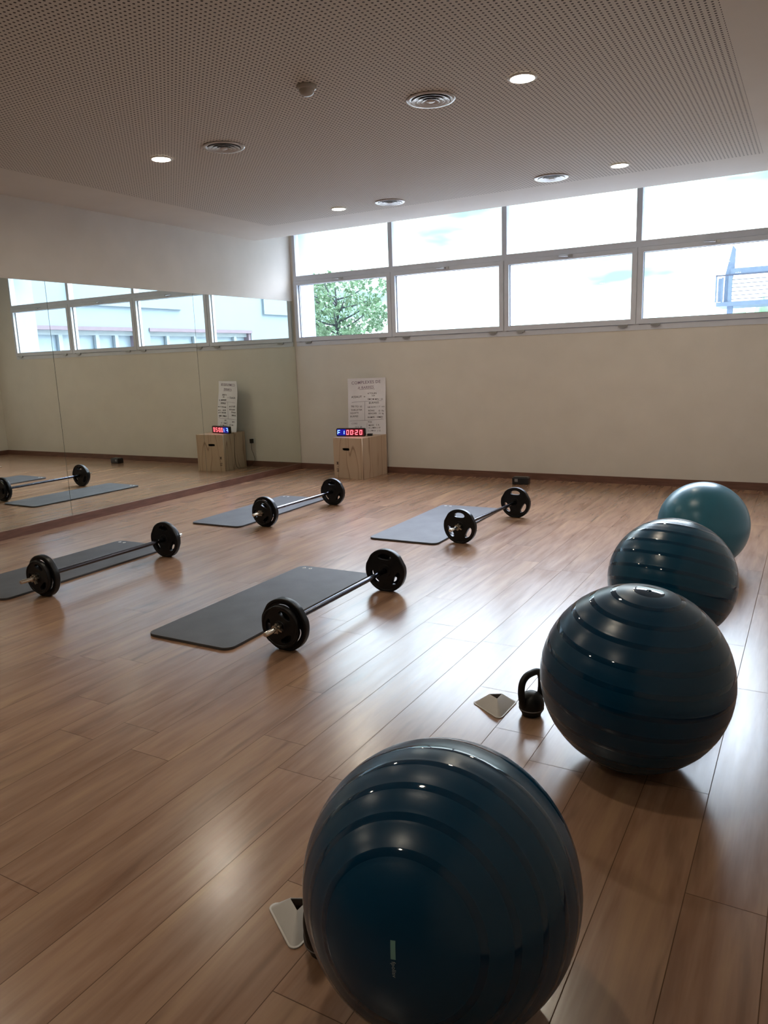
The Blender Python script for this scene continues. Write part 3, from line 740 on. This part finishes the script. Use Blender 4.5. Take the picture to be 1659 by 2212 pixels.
write([('ASSAUT  =', 0.09, 0.655, 0.048), ('4 TOURS', 0.53, 0.715, 0.036), ('10X', 0.63, 0.675, 0.034), ('EMOM MIN  10', 0.53, 0.615, 0.036),
       ('BURPEES', 0.56, 0.545, 0.042), ('TRI TO 10', 0.07, 0.490, 0.040), ('THRUSTER', 0.07, 0.425, 0.038), ('SQUATS', 0.05, 0.372, 0.036), ('BURPEE', 0.05, 0.312, 0.038),
       ('RIR ROW / 1 T  min', 0.53, 0.472, 0.031), ('ROWS      12  Re', 0.54, 0.412, 0.034), ('BENCHES   12  kg', 0.54, 0.362, 0.032), ('RAMPE : 10MIN', 0.52, 0.292, 0.036),
       ('TOI', 0.52, 0.205, 0.038), ('MAXI   1 A', 0.54, 0.150, 0.036), ('10 x MIN ( 10', 0.52, 0.105, 0.034), ('5 x MAX  ( 12', 0.52, 0.055, 0.034), ('10 X  20', 0.17, 0.122, 0.032)], 'written_line', M_ink)
def pen(a, b_, w=0.0016):
    bm = bmesh.new()
    tube(bm, [(a[0]*Ws, -0.001+wob(a[0]*Ws, a[1]*Hs), a[1]*Hs), ((a[0]+b_[0])/2*Ws, -0.001+wob((a[0]+b_[0])/2*Ws, (a[1]+b_[1])/2*Hs), (a[1]+b_[1])/2*Hs+0.003), (b_[0]*Ws, -0.001+wob(b_[0]*Ws, b_[1]*Hs), b_[1]*Hs)], w, 5)
    meshobj('ruled_line', bm, M_pen, o)
pen((0.1, 0.578), (0.9, 0.598)); pen((0.45, 0.585), (0.44, 0.25)); pen((0.03, 0.245), (0.9, 0.262)); pen((0.50, 0.20), (0.49, 0.04)); pen((0.84, 0.30), (0.94, 0.262)); pen((0.3, 0.80), (0.72, 0.805))

# socket, plug, cable
t = empty('wall_socket', (0.885, 0, 0.385), 0, 'white wall socket behind the plywood box, visible in the mirror', 'socket')
bm = bbox(-0.042, 0.042, -0.010, -0.0005, -0.042, 0.042, 0.002); meshobj('plate', bm, M_white, t)
t = empty('timer_charger', (0.885, -0.010, 0.385), 0, 'black charger with thin cable plugged in behind the box', 'charger')
bm = bbox(-0.020, 0.020, -0.046, -0.0005, -0.035, 0.030, 0.004); meshobj('plug', bm, M_plasticblk, t, smooth=True)
bm = bmesh.new(); tube(bm, smoothpath([(0, -0.03, -0.03), (0.0, -0.035, -0.12), (-0.035, -0.04, -0.20), (-0.060, -0.05, -0.27), (-0.040, -0.07, -0.335), (0.0, -0.12, -0.378), (0.035, -0.25, -0.380), (0.030, -0.36, -0.345), (0.034, -0.38, -0.20), (0.036, -0.37, 0.0), (0.040, -0.36, 0.14), (0.060, -0.36, 0.152), (0.09, -0.36, 0.150)], 6), 0.0028, 8)
meshobj('cable', bm, M_cable, t, smooth=True)

# small black box on the floor
t = empty('small_case', (3.455, -0.36, 0), R(6), 'small black rounded case on the floor near the window wall', 'case')
bm = bbox(-0.098, 0.098, -0.055, 0.055, 0.0005, 0.080, 0.014, 3); meshobj('body', bm, M_plasticblk, t, smooth=True)
bm = bbox(-0.086, 0.086, -0.045, 0.045, 0.078, 0.088, 0.004, 2); meshobj('lid', bm, M_plasticblk, t, smooth=True)
bm = bmesh.new(); box(bm, -0.066, -0.028, -0.0565, -0.0545, 0.035, 0.068); meshobj('sticker', bm, M_grey, t)['label'] = 'grey square sticker'

# ------------------------------------------------------------------ outside
bm = bmesh.new(); box(bm, -40, 40, 0.49, 60, -0.4, -0.21); struct('ground', bm, M_ground)
def tree():
    t = empty('leafy_tree', (-8.3, 14, -0.2), 0, 'leafy tree outside the leftmost window', 'tree')
    rnd = random.Random(3); O = Vector((-8.3, 14, -0.2))
    prof = [(-11.5, 3.6), (-10.3, 4.3), (-9.4, 4.75), (-8.7, 4.55), (-7.6, 4.6), (-6.9, 4.45), (-6.55, 4.15), (-6.30, 3.2), (-6.25, 2.9)]
    def top(x):
        for (a, za), (b, zb) in zip(prof, prof[1:]):
            if a <= x <= b: return za+(zb-za)*(x-a)/(b-a)
        return -1
    bm = bmesh.new(); tube(bm, [(0, 0, 0), (0.05, 0, 1.2), (-0.05, 0.05, 2.2), (0.05, 0, 3.2), (0.0, 0, 4.2)], [0.13, 0.11, 0.09, 0.055, 0.02], 8)
    ends = []
    for k in range(26):
        a = 2*PI*k*0.381; z0 = 1.5+2.5*k/26; ln = 1.7*(1-0.35*k/26)
        e = Vector((math.cos(a)*ln, math.sin(a)*ln*0.7, z0+rnd.uniform(0.1, 0.9)))
        if e.z+O.z > top(e.x+O.x)-0.15: e.z = max(z0, top(e.x+O.x)-0.3-O.z)
        m = e*0.5+Vector((0, 0, z0*0.5-0.06)); tube(bm, smoothpath([(0, 0, z0), m, e], 3), [0.04-0.004*i for i in range(7)], 5); ends.append((Vector((0, 0, z0)), e))
    meshobj('trunk', bm, M_bark, t, smooth=True)
    bm = bmesh.new(); n = 0
    centres = []
    while len(centres) < 230:
        X = rnd.uniform(-11.3, -6.35); Z = rnd.uniform(1.4, 4.8); Y = rnd.uniform(-1.3, 1.3)
        if Z < top(X)-0.10 and not (X > -6.9 and 3.3 < Z < 3.75): centres.append(Vector((X, 14+Y, Z))-O)
    for c0 in centres:
        nb = min(ends, key=lambda q: (q[1]-c0).length)[1]
        tube(bm, [nb, (nb+c0)/2+Vector((0, 0, -0.05)), c0], [0.010, 0.007, 0.004], 4)
        for k in range(rnd.randint(10, 20)):
            c = c0+Vector((rnd.gauss(0, .17), rnd.gauss(0, .2), rnd.gauss(0, .14))); s_ = rnd.uniform(0.055, 0.12)
            if c.z+O.z > top(c.x+O.x)+0.12: continue
            Rm = Matrix.Rotation(rnd.uniform(0, 2*PI), 3, 'Z') @ Matrix.Rotation(rnd.uniform(0.4, 2.3), 3, 'X') @ Matrix.Rotation(rnd.uniform(0, 2*PI), 3, 'Z')
            vs = []
            for i in range(10):
                a = 2*PI*i/10; rr = s_*(1.0 if i % 2 == 0 else 0.55); vs.append(bm.verts.new(c+Rm @ Vector((rr*math.cos(a), rr*math.sin(a), 0.02*math.sin(3*a)))))
            bm.faces.new(vs)
    meshobj('foliage', bm, M_leaf, t)
tree()
def platform():
    t = empty('steel_platform', (4.5, 14, -0.2), 0, 'pale metal railing platform outside the right window', 'railing')
    dz = 0.2; cx = 4.5
    def part(name, boxes, m_):
        bm = bmesh.new()
        for b in boxes:
            if len(b) == 6: box(bm, b[0]-cx, b[1]-cx, b[2], b[3], b[4]+dz, b[5]+dz)
        return meshobj(name, bm, m_, t)
    part('deck', [(3.94, 7.7, -0.05, 1.6, 2.60, 2.71)], M_galv)
    part('beam', [(4.26, 7.7, -0.02, 0.06, 3.42, 3.565)], M_galv)
    part('top_rail', [(3.90, 7.7, -0.04, 0.0, 3.385, 3.415)], M_rail)
    for k in range(6):
        z = 2.772+k*0.1; part('rail', [(4.28, 7.7, 0.0, 0.014, z-0.008, z+0.008)], M_rail)
    part('post', [(4.215, 4.31, -0.03, 0.05, 2.71, 3.42)], M_galv); part('post', [(7.2, 7.29, -0.03, 0.05, 2.71, 3.42)], M_galv)
    part('post', [(4.05, 4.09, -0.03, 0.05, 2.71, 3.35)], M_galv)
    part('side_panel', [(3.965, 4.055, 0.02, 0.04, 2.72, 3.33)], M_galv)
    part('corner_post', [(3.90, 3.935, -0.02, 0.02, 2.71, 3.42)], M_galv)
    bm = bmesh.new()
    out = [(4.11, 2.71), (4.24, 2.71), (4.34, 3.58), (4.352, 4.06), (4.272, 4.17), (4.12, 3.42)]
    merge(bm, curve_plate([[(x-cx, z+dz) for x, z in out]], 0.02, 0.001, 1), Matrix.Translation((0, 0.1, 0)) @ Matrix.Rotation(PI/2, 4, 'X'))
    meshobj('stringer', bm, M_galv, t)
    part('support_leg', [(4.2, 4.34, 0.1, 0.24, -0.2, 2.61)], M_galv); part('support_leg', [(7.2, 7.34, 0.1, 0.24, -0.2, 2.61)], M_galv)
platform()
bm = bmesh.new(); rnd = random.Random(5)
N1, N2 = 60, 14; gr = []
for j in range(N2+1):
    gr.append([bm.verts.new((i*3.9/N1, 4*math.cos(PI*j/N2)*-1*0.5, (3.05+0.35*math.sin(i*0.5)+rnd.uniform(-.12, .12))*math.sin(PI*j/N2)**0.6*min(1, 0.8+i*0.03))) for i in range(N1+1)])
for j in range(N2):
    for i in range(N1): bm.faces.new((gr[j][i], gr[j][i+1], gr[j+1][i+1], gr[j+1][i]))
o = meshobj('hedge', bm, M_hill, smooth=True, angle=80); o.location = (3.7, 20.5, -0.21); tag(o, 'green hedge mass seen under the outdoor railing platform', 'hedge')
def facade():
    X = 8.0
    t = empty('neighbouring_building', (X, 9, -0.2), 0, 'pale building wing outside, seen reflected in the wall mirrors', 'building')
    y0 = -9; dz = 0.2
    def pb(name, boxes, m_):
        bm = bmesh.new()
        for b in boxes: box(bm, b[0]-X, b[1]-X, b[2]+y0, b[3]+y0, b[4]+dz, b[5]+dz)
        return meshobj(name, bm, m_, t)
    pale = mat('pale_render', (0.225, 0.275, 0.335), 0.8, 0.03, 1.0, 0.1, 20); brown = mat('brown_lintel', (0.19, 0.14, 0.175), 0.6); cream = mat('cream_frame', (0.31, 0.35, 0.39), 0.5)
    glz = mat('pale_glazing', (0.29, 0.35, 0.42), 0.4)
    O = [(1.76, 4.62), (4.98, 8.9)]
    pb('wall', [(X, X+0.4, 0.5, O[0][0], -0.2, 9), (X, X+0.4, O[0][1], O[1][0], -0.2, 9), (X, X+0.4, O[1][1], 22, -0.2, 9), (X, X+0.4, O[0][0], O[0][1], 2.47, 9), (X, X+0.4, O[1][0], O[1][1], 2.47, 9)], pale)
    pb('wall_panel', [(X-0.06, X, 2.7, 6.1, 2.95, 9)], pale); pb('wall_panel', [(X-0.06, X, 9.5, 16, 2.95, 9)], pale)
    for a, b in O:
        pb('lintel', [(X-0.03, X+0.12, a-0.02, b+0.02, 2.39, 2.475)], brown)
        w_ = pb('door_frame', [(X+0.10, X+0.2, a, b, 2.29, 2.39)]+[(X+0.10, X+0.18, yy-0.05, yy+0.05, -0.2, 2.29) for yy in (a+0.7, a+1.7, b-0.6)], cream)
        pb('jamb', [(X+0.02, X+0.2, b-0.10, b, -0.2, 2.39)], brown)
        pb('glazing', [(X+0.2, X+0.22, a, b, -0.2, 2.39)], glz)
facade()
